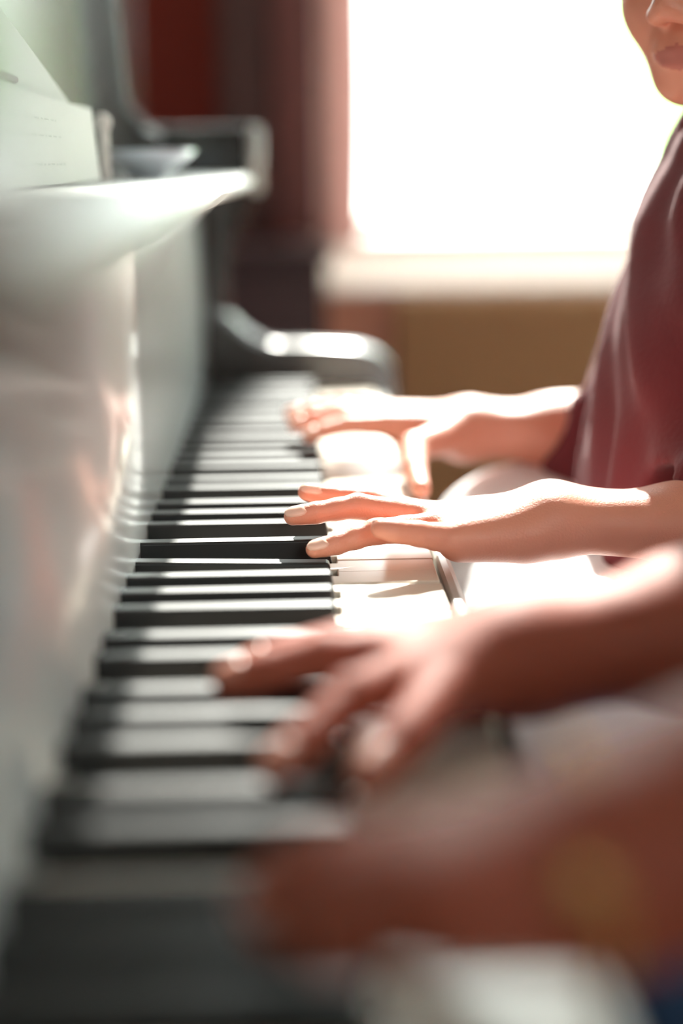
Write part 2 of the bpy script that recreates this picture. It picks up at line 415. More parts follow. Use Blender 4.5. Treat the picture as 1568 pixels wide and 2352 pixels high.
for i in range(n_white):
    bm = white_mesh(i)
    rnd = random.Random(i*3+1)
    dz = rnd.uniform(-0.0005, 0.0003); dx = rnd.uniform(-0.0008, 0.0004)
    bmesh.ops.translate(bm, verts=bm.verts[:], vec=(dx, YN+i*PW, dz))
    from_bm('white_key', bm, M['ivory'], piano)
def black_bm(yc, press=0.0):
    bm_ = bmesh.new()
    w0, w1 = BW/2, 0.0049
    x0, x1t, x1b = XB-0.03, XBT, XBT+0.0035
    zb = ZW-0.012
    V = [bm_.verts.new(c) for c in ((x0, -w0, zb), (x1b, -w0, zb), (x1b, w0, zb), (x0, w0, zb),
                                    (x0, -w1, ZB), (x1t, -w1, ZB), (x1t, w1, ZB), (x0, w1, ZB))]
    for f in ((0, 3, 2, 1), (4, 5, 6, 7), (0, 1, 5, 4), (1, 2, 6, 5), (2, 3, 7, 6), (3, 0, 4, 7)): bm_.faces.new([V[j] for j in f])
    es = [e for e in bm_.edges if sum(v.co.z > ZB-1e-5 for v in e.verts) >= 1]
    bmesh.ops.bevel(bm_, geom=es, offset=0.0016, segments=3, affect='EDGES', profile=0.5)
    for v in bm_.verts:
        if press: v.co.z -= press*(v.co.x+0.205)/(XBT+0.205)
        v.co.y += yc
    return bm_
for o in range(-4, 5):
    c0 = YF3 - 0.0901 + o*0.1645
    for nme, c in blk_centre.items():
        y = c0 + c/1000
        if YN < y < YEND-0.03:
            press = 0.0045 if (o == 0 and False) else 0.0
            if o == 1 and nme == 'C#': press = 0.0058
            from_bm('black_key', black_bm(y, press), M['ebony'], piano, False)
# case pieces
CK = YEND+0.0015
def sweep_band(prof): return prof
prism_y('keybed', [(-0.45, 0.60), (0.081, 0.60), (0.081, 0.655), (-0.45, 0.655)], YN-0.05, CK+0.05, M['lacquer'], piano, 0.003)
box('key_frame', (-0.14, YN, 0.655), (0.066, YEND, 0.709), M['keywood'], piano)
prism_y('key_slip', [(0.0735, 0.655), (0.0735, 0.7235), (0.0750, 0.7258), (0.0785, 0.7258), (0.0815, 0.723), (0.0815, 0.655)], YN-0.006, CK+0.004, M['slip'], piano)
box('felt_strip', (XFB-0.002, YN, ZW+0.001), (XB+0.0015, YEND, ZW+0.0022), M['felt'], piano)
# fallboard: upright board with soft top moulding
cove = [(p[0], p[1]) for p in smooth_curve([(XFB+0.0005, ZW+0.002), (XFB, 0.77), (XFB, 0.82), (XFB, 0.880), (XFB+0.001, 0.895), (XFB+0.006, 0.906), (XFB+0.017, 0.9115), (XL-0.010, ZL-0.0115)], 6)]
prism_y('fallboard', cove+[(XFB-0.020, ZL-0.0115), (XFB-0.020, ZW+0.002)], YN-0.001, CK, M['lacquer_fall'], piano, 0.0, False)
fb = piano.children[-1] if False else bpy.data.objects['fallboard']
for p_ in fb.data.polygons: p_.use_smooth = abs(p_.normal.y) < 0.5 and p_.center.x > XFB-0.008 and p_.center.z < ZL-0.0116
# shelf above it (front lip over the fallboard)
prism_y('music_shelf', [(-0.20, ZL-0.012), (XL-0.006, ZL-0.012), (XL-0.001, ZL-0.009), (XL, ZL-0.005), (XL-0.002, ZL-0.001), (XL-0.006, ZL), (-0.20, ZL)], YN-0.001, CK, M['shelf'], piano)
prism_y('upper_panel', [(-0.17, ZL), (-0.185, 1.24), (-0.205, 1.24), (-0.20, ZL)], YN-0.001, CK, M['lacquer'], piano)
prism_y('lid', [(-0.62, 1.24), (-0.155, 1.24), (-0.150, 1.247), (-0.155, 1.262), (-0.62, 1.262)], YN-0.06, CK+0.06, M['lacquer'], piano)
box('lower_panel', (-0.20, YN-0.001, 0.10), (-0.18, CK, 0.60), M['lacquer'], piano, 0.003)
box('back', (-0.62, YN-0.001, 0.05), (-0.56, CK, 1.24), M['cabinet'], piano, 0.003)
box('bottom_board', (-0.62, YN-0.001, 0.03), (-0.17, CK, 0.10), M['lacquer'], piano, 0.003)
# side boards, key blocks with scrolled arms
arm_px = [(486, 694), (526, 719), (563, 753), (599, 774), (637, 785), (706, 786), (764, 788), (821, 793), (867, 807), (894, 830), (905, 860), (909, 892)]
arm = [(at_y(x_, y_, CK+0.018)[0], at_y(x_, y_, CK+0.018)[2]) for x_, y_ in arm_px]
side_px = [(360, 292), (585, 290), (591, 300), (592, 428), (585, 455), (562, 500), (543, 550), (531, 610), (527, 690)]
side = [(at_y(x_, y_, CK+0.03)[0], at_y(x_, y_, CK+0.03)[2]) for x_, y_ in side_px]
def cheek(y0, y1, s):
    a = smooth_curve(arm, 5)
    prof = [(p[0], p[1]) for p in a] + [(arm[-1][0], 0.60), (XFB-0.03, 0.60), (XFB-0.03, arm[0][1])]
    prism_y('key_block_arm', prof, y0, y0+s*0.040, M['satin'], piano, 0.005)
    sc_ = [side[0]] + [(p[0], p[1]) for p in smooth_curve(side[1:], 4)]
    prof2 = [(-0.62, 1.24), (-0.185, 1.24), (-0.165, 1.2), (-0.150, side[0][1]+0.02), (-0.13, side[0][1])] + sc_[1:] + [(sc_[-1][0], 0.60), (-0.16, 0.60), (-0.16, 0.0), (-0.62, 0.0)]
    prism_y('side_board', prof2, y0+s*0.012, y0+s*0.052, M['lacquer'], piano, 0.0015)
    bm_ = bmesh.new(); xq = side[2][0]; add_cyl(bm_, (xq-0.002, y0+s*0.014, side[3][1]), (xq-0.002, y0+s*0.014, side[1][1]-0.006), 0.0065, None, 24)
    add_ball(bm_, (xq-0.002, y0+s*0.014, side[1][1]-0.006), 0.0065, 20); add_ball(bm_, (xq-0.002, y0+s*0.014, side[3][1]), 0.0065, 20)
    from_bm('painted_edge_highlight', bm_, M['slip'], piano, True)  # pale strip painting the highlight along the side board's front edge
    bm_ = bmesh.new(); add_cyl(bm_, (0.05, y0+s*0.025, 0.05), (0.05, y0+s*0.025, 0.60), 0.02, 0.034, 20)
    add_box(bm_, (-0.18, y0+s*0.002, 0.0), (0.09, y0+s*0.048, 0.05), 0.008)
    from_bm('front_leg', bm_, M['lacquer'], piano)
cheek(CK, CK+0.05, 1)
cheek(YN-0.0015, YN-0.05, -1)
for py_ in (-0.07, 0.0, 0.07):
    bm = bmesh.new(); add_box(bm, (-0.18, (YN+YEND)/2+py_-0.012, 0.05), (-0.10, (YN+YEND)/2+py_+0.012, 0.058), 0.003)
    add_cyl(bm, (-0.10, (YN+YEND)/2+py_, 0.05), (-0.10, (YN+YEND)/2+py_, 0.058), 0.02); from_bm('pedal', bm, M['brass'], piano)

# ------------------------------------------------------------------ music on the shelf
XM = -0.125
book = tag(empty('songbook', (XM, 0.75, ZL)), 'open pale songbook standing on the shelf of the piano', 'book')
def sheet(name, pts, mat_, parent, th=0.0006, smooth=False):
    bm_ = bmesh.new(); f = bm_.faces.new([bm_.verts.new(p) for p in pts]); bm_.normal_update()
    n = f.normal.copy(); r = bmesh.ops.extrude_face_region(bm_, geom=[f])
    for v in r['geom']:
        if isinstance(v, bmesh.types.BMVert): v.co -= n*th
    bmesh.ops.recalc_face_normals(bm_, faces=bm_.faces[:])
    return from_bm(name, bm_, mat_, parent)
zt = ZL+0.046
yb0, yb1 = 0.40, 1.02
sheet('page', [(XM, yb0, ZL+0.0012), (XM, yb1, ZL+0.0012), (XM-0.004, yb1, zt), (XM-0.004, yb0, zt)], M['paper'], book, 0.004)
# faint staves and words printed on the strip
bm = bmesh.new(); rnd = random.Random(5)
def onpage(y, h): return Vector((XM-0.004*h/0.045+0.0003, y, ZL+0.001+h))
def ink_quad(bm_, y0, y1, h0, h1):
    bm_.faces.new([bm_.verts.new(onpage(*q)) for q in ((y0, h0), (y1, h0), (y1, h1), (y0, h1))])
for row in (0.033, 0.0245, 0.010):
    y = yb0+0.02
    while y < yb1-0.15:
        w = rnd.uniform(0.004, 0.016)
        if rnd.random() < 0.85: ink_quad(bm, y, y+w, row, row+0.0009)
        y += w+rnd.uniform(0.002, 0.006)
from_bm('printed_lines', bm, mat('faded_print', (0.62, 0.66, 0.60), rough=0.7), book)
sheets = tag(empty('loose_sheet_music', (XM-0.02, 0.62, ZL)), 'white loose music sheet leaning behind the songbook with a slanting edge', 'sheet music')
def pt(px, py, X):                        # a point on the plane x = X seen at a pixel
    d = FW + RT*(px-784)/FPX - UP*(py-1176)/FPX
    t_ = X/d[0]; return CAM+d*t_
q = [pt(-60, -70, XM-0.017), pt(150, 232, XM-0.017), pt(270, 262, XM-0.017)]
sheet('page', [tuple(q[0]), tuple(q[1]), (XM-0.017, q[1][1]+0.05, ZL+0.03), (XM-0.017, 0.42, ZL+0.002), (XM-0.017, 0.42, q[0][2])], M['paper'], sheets, 0.0006)
pen = tag(empty('pencil', tuple(pt(20, 172, XM-0.012))), 'maroon pencil lying along the top of the songbook', 'pencil')
bm = bmesh.new(); a, b = pt(-70, 140, XM-0.010), pt(36, 183, XM-0.010)
add_cyl(bm, a, b, 0.0022, None, 6); from_bm('barrel', bm, M['ink_red'], pen)
bm = bmesh.new(); add_cyl(bm, b, b+(b-a)/np.linalg.norm(b-a)*0.008, 0.0022, 0.0004, 6); from_bm('tip', bm, M['keywood'], pen)
# white clip at the end of the book
clip = tag(empty('page_clip', (XM, 1.0, ZL)), 'small white upright page clip at the far end of the songbook', 'clip')
bm = bmesh.new(); add_box(bm, (XM-0.004, 1.050, ZL+0.0005), (XM+0.003, 1.056, ZL+0.034), 0.002); from_bm('post', bm, M['paint'], clip)
bm = bmesh.new(); add_ball(bm, (XM-0.001, 1.053, ZL+0.038), 0.0062); from_bm('knob', bm, M['paint'], clip, True)
# glazed dish and a polished knob beyond
dish = tag(empty('glazed_dish', (-0.105, 1.13, ZL)), 'pale blue grey glazed dish on the shelf beyond the songbook', 'dish')
bm = bmesh.new(); prof = [(0.012, 0.0), (0.016, 0.004), (0.030, 0.013), (0.036, 0.020), (0.034, 0.020), (0.028, 0.014), (0.012, 0.006), (0.0, 0.005)]
rings = []
for r_, z_ in prof:
    rings.append([bm.verts.new((-0.105+r_*math.cos(a*math.pi/14), 1.13+1.6*r_*math.sin(a*math.pi/14), ZL+0.0005+z_)) for a in range(28)] if r_ > 0 else [bm.verts.new((-0.105, 1.13, ZL+z_))])
for i in range(len(prof)-1):
    A, B = rings[i], rings[i+1]
    for j in range(28):
        if len(B) == 1: bm.faces.new((A[j], A[(j+1) % 28], B[0]))
        else: bm.faces.new((A[j], A[(j+1) % 28], B[(j+1) % 28], B[j]))
bm.faces.new(rings[0][::-1]); bmesh.ops.recalc_face_normals(bm, faces=bm.faces[:])
from_bm('bowl', bm, M['silver'], dish, True)
mk = tag(empty('door_stop_knob', (-0.132, 1.36, ZL)), 'small dark turned knob standing on the far end of the shelf', 'knob')
bm = bmesh.new(); add_cyl(bm, (-0.125, 1.38, ZL+0.0005), (-0.125, 1.38, ZL+0.022), 0.007, 0.004); from_bm('stem', bm, M['lacquer'], mk, True)
bm = bmesh.new(); add_ball(bm, (-0.125, 1.38, ZL+0.03), 0.011); from_bm('ball', bm, M['lacquer'], mk, True)
mk.name = 'turned_knob'

# ------------------------------------------------------------------ signed distance modelling (hands, bodies, clothes)
class SDF:
    def __init__(s): s.ops = []
    def cap(s, a, b, ra, rb, k=0.004): s.ops.append(('c', np.array(a, float), np.array(b, float), ra, rb, k)); return s
    def ell(s, c, r, k=0.004, R=None): s.ops.append(('e', np.array(c, float), np.array(r, float), R, None, k)); return s
    def cut(s, other_ops, k=0.002): s.ops.append(('x', other_ops, None, None, None, k)); return s
    @staticmethod
    def prim(op, X, Y, Z):
        if op[0] == 'c':
            a, b, ra, rb = op[1:5]; d = b-a; L2 = float(d@d)+1e-12
            px, py, pz = X-a[0], Y-a[1], Z-a[2]
            t = np.clip((px*d[0]+py*d[1]+pz*d[2])/L2, 0, 1)
            return np.sqrt((px-t*d[0])**2+(py-t*d[1])**2+(pz-t*d[2])**2) - (ra+(rb-ra)*t)
        c, r, R = op[1:4]
        px, py, pz = X-c[0], Y-c[1], Z-c[2]
        if R is not None:
            px, py, pz = (R[0][0]*px+R[1][0]*py+R[2][0]*pz, R[0][1]*px+R[1][1]*py+R[2][1]*pz, R[0][2]*px+R[1][2]*py+R[2][2]*pz)
        k0 = np.sqrt((px/r[0])**2+(py/r[1])**2+(pz/r[2])**2)
        k1 = np.sqrt((px/r[0]**2)**2+(py/r[1]**2)**2+(pz/r[2]**2)**2)+1e-9
        return np.where(k0 < 1e-4, -min(r), k0*(k0-1)/k1)
    def ev(s, X, Y, Z):
        f = None
        for op in s.ops:
            k = op[5]
            if op[0] == 'x':
                g = None
                for o2 in op[1]:
                    g2 = SDF.prim(o2, X, Y, Z); g = g2 if g is None else np.minimum(g, g2)
                h = np.maximum(k-np.abs(f+g), 0)/k
                f = np.maximum(f, -g)+h*h*k*0.25
                continue
            g = SDF.prim(op, X, Y, Z)
            if f is None: f = g
            else:
                h = np.maximum(k-np.abs(f-g), 0)/k
                f = np.minimum(f, g)-h*h*k*0.25
        return f
    def bounds(s):
        lo = np.full(3, 1e9); hi = -lo
        for op in s.ops:
            if op[0] == 'c':
                for p, r in ((op[1], op[3]), (op[2], op[4])): lo = np.minimum(lo, p-r); hi = np.maximum(hi, p+r)
            elif op[0] == 'e':
                r = op[2] if op[3] is None else np.full(3, max(op[2])); lo = np.minimum(lo, op[1]-r); hi = np.maximum(hi, op[1]+r)
        return lo, hi
    def mesh(s, h, disp=None, clip=None):
        lo, hi = s.bounds(); lo = lo-3*h; hi = hi+3*h
        if clip is not None:
            lo = np.maximum(lo, clip[0]); hi = np.minimum(hi, clip[1])
        ax = [np.arange(lo[i], hi[i]+h, h, dtype=np.float32) for i in range(3)]
        X = ax[0][:, None, None]; Y = ax[1][None, :, None]; Z = ax[2][None, None, :]
        F = s.ev(X, Y, Z)
        if disp is not None: F = F+disp(X, Y, Z)
        F[0] = F[-1] = 1; F[:, 0] = F[:, -1] = 1; F[:, :, 0] = F[:, :, -1] = 1
        return surface_nets(F.astype(np.float32), lo, h)

def surface_nets(F, lo, h):
    S = F < 0
    nx, ny, nz = F.shape
    c = np.zeros((nx-1, ny-1, nz-1), np.int8)
    for dx in (0, 1):
        for dy in (0, 1):
            for dz in (0, 1): c += S[dx:nx-1+dx, dy:ny-1+dy, dz:nz-1+dz]
    act = (c > 0) & (c < 8)
    I, J, K = np.nonzero(act)
    idx = np.full(act.shape, -1, np.int32); idx[I, J, K] = np.arange(len(I))
    acc = np.zeros((len(I), 3)); cnt = np.zeros(len(I))
    cor = [(a, b, d) for a in (0, 1) for b in (0, 1) for d in (0, 1)]
    for a in cor:
        for axis in range(3):
            if a[axis]: continue
            b = list(a); b[axis] = 1
            fa = F[I+a[0], J+a[1], K+a[2]]; fb = F[I+b[0], J+b[1], K+b[2]]
            m = (fa < 0) != (fb < 0)
            t = np.where(m, fa/np.where(m, fa-fb, 1), 0)
            p = np.array(a, float)[None, :].repeat(len(I), 0); p[:, axis] = t
            acc += p*m[:, None]; cnt += m
    V = (np.stack([I, J, K], 1)+acc/cnt[:, None])*h+lo
    Q = []
    for axis in range(3):
        sl0 = [slice(1, -1)]*3; sl0[axis] = slice(0, -1); sl1 = [slice(1, -1)]*3; sl1[axis] = slice(1, None)
        A = S[tuple(sl0)]; B = S[tuple(sl1)]
        for flip in (False, True):
            m = (A & ~B) if not flip else (~A & B)
            i, j, k_ = np.nonzero(m)
            g = [i, j, k_]
            for ax2 in range(3):
                if ax2 != axis: g[ax2] = g[ax2]+1
            u, v = [(1, 2), (2, 0), (0, 1)][axis]
            def cell(du, dv):
                q = [g[0].copy(), g[1].copy(), g[2].copy()]; q[u] = q[u]-du; q[v] = q[v]-dv
                return idx[q[0], q[1], q[2]]
            quad = np.stack([cell(0, 0), cell(1, 0), cell(1, 1), cell(0, 1)], 1)
            if flip: quad = quad[:, ::-1]
            Q.append(quad)
    Q = np.concatenate(Q); Q = Q[(Q >= 0).all(1)]
    return V, Q

def relax(V, Q, it=2, lam=0.5):
    E = np.concatenate([Q[:, [0, 1]], Q[:, [1, 2]], Q[:, [2, 3]], Q[:, [3, 0]]])
    for _ in range(it):
        s_ = np.zeros_like(V); n_ = np.zeros(len(V))
        for a, b in ((0, 1), (1, 0)):
            for c_ in range(3): s_[:, c_] += np.bincount(E[:, a], V[E[:, b], c_], len(V))
            n_ += np.bincount(E[:, a], minlength=len(V))
        V = V*(1-lam)+lam*s_/np.maximum(n_, 1)[:, None]
    return V

def mesh_obj(name, parts, mats, parent, matfun=None):
    Vs, Qs, n = [], [], 0
    for V, Q in parts: Vs.append(V); Qs.append(Q+n); n += len(V)
    V = np.concatenate(Vs); Q = np.concatenate(Qs)
    me = bpy.data.meshes.new(name)
    me.vertices.add(len(V)); me.vertices.foreach_set('co', V.astype(np.float32).ravel())
    me.loops.add(len(Q)*4); me.loops.foreach_set('vertex_index', Q.astype(np.int32).ravel())
    me.polygons.add(len(Q)); me.polygons.foreach_set('loop_start', np.arange(0, len(Q)*4, 4, dtype=np.int32))
    me.update(calc_edges=True)
    for m_ in mats: me.materials.append(m_)
    if matfun is not None:
        cen = V[Q].mean(1); me.polygons.foreach_set('material_index', matfun(cen).astype(np.int32))
    me.polygons.foreach_set('use_smooth', np.ones(len(Q), bool))
    me.validate()
    return link(name, me, None, parent)

def hand_sdf(F, wrist, palm, thumb, forearm, k=0.003, elbow=None):
    """F: four fingers [(point, radius) x4]; wrist: [(p, r), (p, r)]; thumb [(p, r) x4]"""
    s = SDF()
    w0, w1 = wrist
    s.cap(w0[0], w1[0], w0[1], w1[1], 0.006)
    for a, b in forearm: s.cap(a[0], b[0], a[1], b[1], 0.018)
    n = len(F)
    for i, f in enumerate(F):
        t = i/(n-1)
        wp = w1[0]*(1-t)+w0[0]*t; wr = (w1[1]*(1-t)+w0[1]*t)*0.82
        s.cap(wp, f[0][0], wr, f[0][1]*0.98, 0.012)
    for a, b in palm: s.cap(a[0], b[0], a[1], b[1], 0.012)
    s.cap(thumb[0][0], thumb[1][0], thumb[0][1], thumb[1][1], 0.012)
    for f in F:
        for a, b in ((f[0], f[1]), (f[1], f[2]), (f[2], f[3])):
            mid = (a[0]+b[0])/2; r = (a[1]+b[1])/2
            s.cap(a[0], mid, a[1], r*0.955, k); s.cap(mid, b[0], r*0.955, b[1], k)
    for a, b in ((thumb[1], thumb[2]), (thumb[2], thumb[3])): s.cap(a[0], b[0], a[1], b[1], k+0.001)
    return s

def nail(parent, dip, tip, rd, rt, up, wid=55, m_='nail'):
    ax = (tip-dip); L_ = np.linalg.norm(ax); ax = ax/L_
    n_ = up-ax*(up@ax); n_ = n_/np.linalg.norm(n_); b_ = np.cross(ax, n_)
    nu, nv = 9, 7; V = []; F_ = []
    for th in (0.00045, -0.0006):
        for j in range(nv):
            s_ = j/(nv-1); pos = L_*0.50+s_*(L_*0.5+rt*0.86-0.0)
            for i in range(nu):
                u = (i/(nu-1))*2-1
                edge = 1-0.35*(max(0, 0.35-s_)/0.35)**2
                ph = math.radians(wid)*u*edge
                over = max(0, pos-L_)
                r = rd+(rt-rd)*min(1, pos/L_)
                r = math.sqrt(max(r*r-(over*0.93)**2, (0.42*r)**2))
                p = dip+ax*(pos-abs(u)**2*0.0012)+(r+th)*(math.cos(ph)*n_+math.sin(ph)*b_)
                V.append(tuple(p))
    N = nu*nv
    for j in range(nv-1):
        for i in range(nu-1):
            a = j*nu+i; F_.append((a, a+1, a+nu+1, a+nu)); F_.append((N+a, N+a+nu, N+a+nu+1, N+a+1))
    bd = [i for i in range(nu)]+[j*nu+nu-1 for j in range(1, nv)]+[(nv-1)*nu+i for i in range(nu-2, -1, -1)]+[j*nu for j in range(nv-2, 0, -1)]
    for i in range(len(bd)):
        a, b2 = bd[i], bd[(i+1) % len(bd)]; F_.append((a, N+a, N+b2, b2))
    me = bpy.data.meshes.new('fingernail'); me.from_pydata(V, [], F_)
    return link('fingernail', me, M[m_], parent, True)

def J(L_): return [(at(*p[:3]), p[3]*0.001) for p in L_]

def rot_to(face, upv=(0, 0, 1)):
    f = np.array(face, float); f /= np.linalg.norm(f); x_ = np.cross(f, upv); x_ /= np.linalg.norm(x_); z_ = np.cross(x_, f)
    return np.stack([x_, f, z_], 1)            # columns: local x, y (face), z

def head_parts(c, R, S):
    """returns sdf of a head of scale S (1 = 0.2 m high), local y is where the face looks"""
    s = SDF(); T = lambda p: np.array(c)+R@(np.array(p)*S)
    e = lambda p, r, k=0.01: s.ell(T(p), np.array(r)*S, k*S, R)
    cp = lambda a, b, ra, rb, k=0.006: s.cap(T(a), T(b), ra*S, rb*S, k*S)
    e((0, -0.012, 0.028), (0.070, 0.086, 0.078), 0.02)
    e((0, 0.020, -0.035), (0.051, 0.056, 0.056), 0.03)
    e((0, 0.048, -0.078), (0.024, 0.022, 0.018), 0.025)
    for sx in (-1, 1):
        e((sx*0.030, 0.046, -0.036), (0.024, 0.024, 0.026), 0.02)
        cp((sx*0.050, 0.0, -0.045), (sx*0.020, 0.045, -0.080), 0.016, 0.013, 0.02)
        e((sx*0.071, -0.005, -0.010), (0.006, 0.016, 0.028), 0.006)
        cp((sx*0.012, 0.075, 0.008), (sx*0.045, 0.060, 0.010), 0.007, 0.006, 0.01)
        e((sx*0.0105, 0.0835, -0.0415), (0.0068, 0.008, 0.0062), 0.005)
    cp((0, 0.073, 0.000), (0, 0.091, -0.036), 0.0065, 0.0085, 0.010)
    e((0, 0.068, -0.062), (0.020, 0.012, 0.014), 0.012)
    cp((-0.016, 0.0720, -0.0630), (0.016, 0.0720, -0.0630), 0.0042, 0.0042, 0.003)
    e((0, 0.0765, -0.0620), (0.010, 0.005, 0.0040), 0.003)
    e((0, 0.0750, -0.0695), (0.016, 0.0065, 0.0050), 0.002)
    for sx in (-1, 1): s.cut([('e', T((sx*0.029, 0.086, -0.010)), np.array((0.014, 0.016, 0.010))*S, R, None, 0)], 0.008*S)
    for sx in (-1, 1):
        e((sx*0.029, 0.0615, -0.0035), (0.0135, 0.0128, 0.0090), 0.003); e((sx*0.029, 0.0605, -0.0185), (0.0130, 0.0110, 0.0062), 0.003)
    return s, T

def face_extras(person, T, R, S, hair_ops):
    for sx in (-1, 1):
        bm_ = bmesh.new(); add_ball(bm_, T((sx*0.029, 0.0620, -0.0105)), 0.0112*S, 20); e_ = from_bm('eyeball', bm_, M['eye'], person, True)
        bm_ = bmesh.new(); cc = T((sx*0.029, 0.0682, -0.0126)); add_ball(bm_, cc, 0.0056*S, 14, (1, 1, 1)); from_bm('iris', bm_, M['iris'], e_, True)

# ------------------------------------------------------------------ the child
child = tag(empty('person', (0.30, 0.92, 0.47)), 'child in a maroon gauze blouse and white skirt, playing with both hands on the keys', 'person')
A_ = np.array
# near (left) hand
ix = J([(985, 1188, 838, 8.6), (842, 1150, 836, 6.6), (757, 1140, 833, 5.5), (703, 1131, 830, 4.7)])
md = J([(975, 1190, 820, 8.8), (820, 1163, 815, 6.9), (724, 1178, 808, 5.7), (672, 1186, 806, 4.9)])
rg = J([(1000, 1212, 802, 8.6), (862, 1221, 795, 6.7), (771, 1250, 789, 5.5), (722, 1262, 786, 4.6)])
pk = J([(1046, 1240, 787, 8.2), (958, 1226, 778, 6.5), (908, 1220, 773, 5.7), (872, 1214, 771, 4.9)])
th = J([(1150, 1205, 838, 12), (1065, 1200, 842, 9.0), (968, 1190, 845, 7.0), (905, 1192, 848, 5.8)])
wr = J([(1262, 1204, 800, 13.6), (1262, 1180, 824, 13.6)])
el_l = A_([0.325, 0.835, 0.742])
fa = [((wr[0][0], 0.0140), (at(1568, 1210, 810), 0.0185)), ((wr[1][0], 0.0135), (at(1568, 1200, 836), 0.0170)),
      ((at(1568, 1205, 822), 0.0200), (el_l, 0.030))]
palm = [((at(1196, 1236, 793), 0.0118), (at(1062, 1244, 790), 0.0088)), ((at(1190, 1222, 830), 0.012), (at(1070, 1216, 832), 0.009)),
        ((at(1200, 1215, 812), 0.0140), (at(1040, 1216, 815), 0.0095))]
s_l = hand_sdf([ix, md, rg, pk], wr, palm, th, fa, 0.0022)
V1 = s_l.mesh(0.00115)
V1 = (relax(*V1, 2), V1[1])
# far (right) hand
ix2 = J([(888, 975, 1063, 8.6), (800, 975, 1056, 6.8), (745, 988, 1051, 5.8), (708, 1002, 1049, 5.0)])
md2 = J([(880, 962, 1079, 8.8), (785, 950, 1077, 6.9), (722, 962, 1075, 5.9), (676, 978, 1074, 5.0)])
rg2 = J([(885, 955, 1098, 8.6), (795, 940, 1099, 6.8), (722, 942, 1100, 5.8), (668, 952, 1101, 5.0)])
pk2 = J([(905, 950, 1114, 8.0), (835, 928, 1119, 6.4), (785, 925, 1122, 5.4), (745, 930, 1124, 4.7)])
th2 = J([(1030, 1003, 1054, 12), (950, 1028, 1018, 9.3), (953, 1078, 975, 7.6), (967, 1124, 946, 6.2)])
wr2 = J([(1075, 992, 1073, 15.5), (1075, 975, 1098, 15)])
el_r = A_([0.300, 1.075, 0.752])
fa2 = [((wr2[0][0], 0.016), (at(1290, 1000, 1081), 0.022)), ((wr2[1][0], 0.015), (at(1290, 985, 1104), 0.021)), ((at(1280, 992, 1091), 0.024), (el_r, 0.030))]
palm2 = [((at(1050, 1005, 1071), 0.014), (at(930, 995, 1068), 0.009)), ((at(1040, 985, 1106), 0.013), (at(920, 970, 1110), 0.009))]
s_r = hand_sdf([pk2, rg2, md2, ix2], [wr2[0], wr2[1]][::1], palm2, th2, fa2, 0.0025)
V2 = s_r.mesh(0.0018); V2 = (relax(*V2, 2), V2[1])
# head, neck, trunk
hc = A_([0.258, 0.915, 1.060]); HR = rot_to((-0.70, -0.70, -0.14)); HS = 0.92
hd, HT = head_parts(hc, HR, HS)
hd.cap(hc+A_([0.015, 0.02, -0.05]), (0.285, 0.925, 0.905), 0.040, 0.040, 0.02)
V3 = hd.mesh(0.0016); V3 = (relax(*V3, 2), V3[1])
tr = SDF().ell((0.30, 0.92, 0.80), (0.075, 0.105, 0.14), 0.03).ell((0.33, 0.92, 0.62), (0.09, 0.11, 0.12), 0.05)
tr.cap((0.285, 0.925, 0.90), (0.275, 0.925, 0.96), 0.038, 0.036, 0.03)
sh_l = A_([0.295, 0.810, 0.885]); sh_r = A_([0.29, 1.035, 0.885])
tr.cap(sh_l, el_l, 0.034, 0.028, 0.03); tr.cap(sh_r, el_r, 0.034, 0.028, 0.03)
tr.cap(el_l, (0.27, 0.825, 0.738), 0.028, 0.022, 0.01)
# legs
for dy in (-0.075, 0.075):
    tr.cap((0.34, 0.92+dy, 0.57), (0.155, 0.93+dy*1.3, 0.575), 0.055, 0.042, 0.03)
    tr.cap((0.155, 0.93+dy*1.3, 0.575), (0.165, 0.93+dy*1.3, 0.28), 0.040, 0.026, 0.01)
    tr.cap((0.15, 0.93+dy*1.3, 0.28), (0.07, 0.93+dy*1.3, 0.235), 0.024, 0.018, 0.01)
V4 = tr.mesh(0.006); V4 = (relax(*V4, 2), V4[1])
def lipmask(cen):
    L_ = (cen-hc)@HR/HS
    m = ((L_[:, 0]/0.0215)**2+((L_[:, 2]+0.0662)/(0.0068*(1.15-np.abs(L_[:, 0])/0.04)))**2 < 1) & (L_[:, 1] > 0.05)
    return m
mesh_obj('body', [V1, V2, V3, V4], [M['skin_child'], M['lips']], child, lipmask)
UPV = A_([-0.1, -0.25, 1.0])
for f, uv_ in ((ix, (-0.25, -0.55, 1)), (md, (-0.25, -0.55, 1)), (rg, (-0.25, -0.6, 1)), (pk, (-0.2, 0.5, 1))): nail(child, f[2][0], f[3][0], f[2][1], f[3][1], A_(uv_), 55 if f is not pk else 42)
for f in (ix2, md2, rg2, pk2): nail(child, f[2][0], f[3][0], f[2][1], f[3][1], UPV)
face_extras(child, HT, HR, HS, None)
def fold(fx, fy, fz, amp, ph=0.0):
    def g(X, Y, Z):
        w = X*fx+Y*fy+Z*fz
        return -amp*(0.6*np.sin(w+ph+2.2*np.sin(Z*23+Y*9))+0.4*np.sin(1.9*w+1.3+3*np.sin(Z*31-X*20)))
    return g
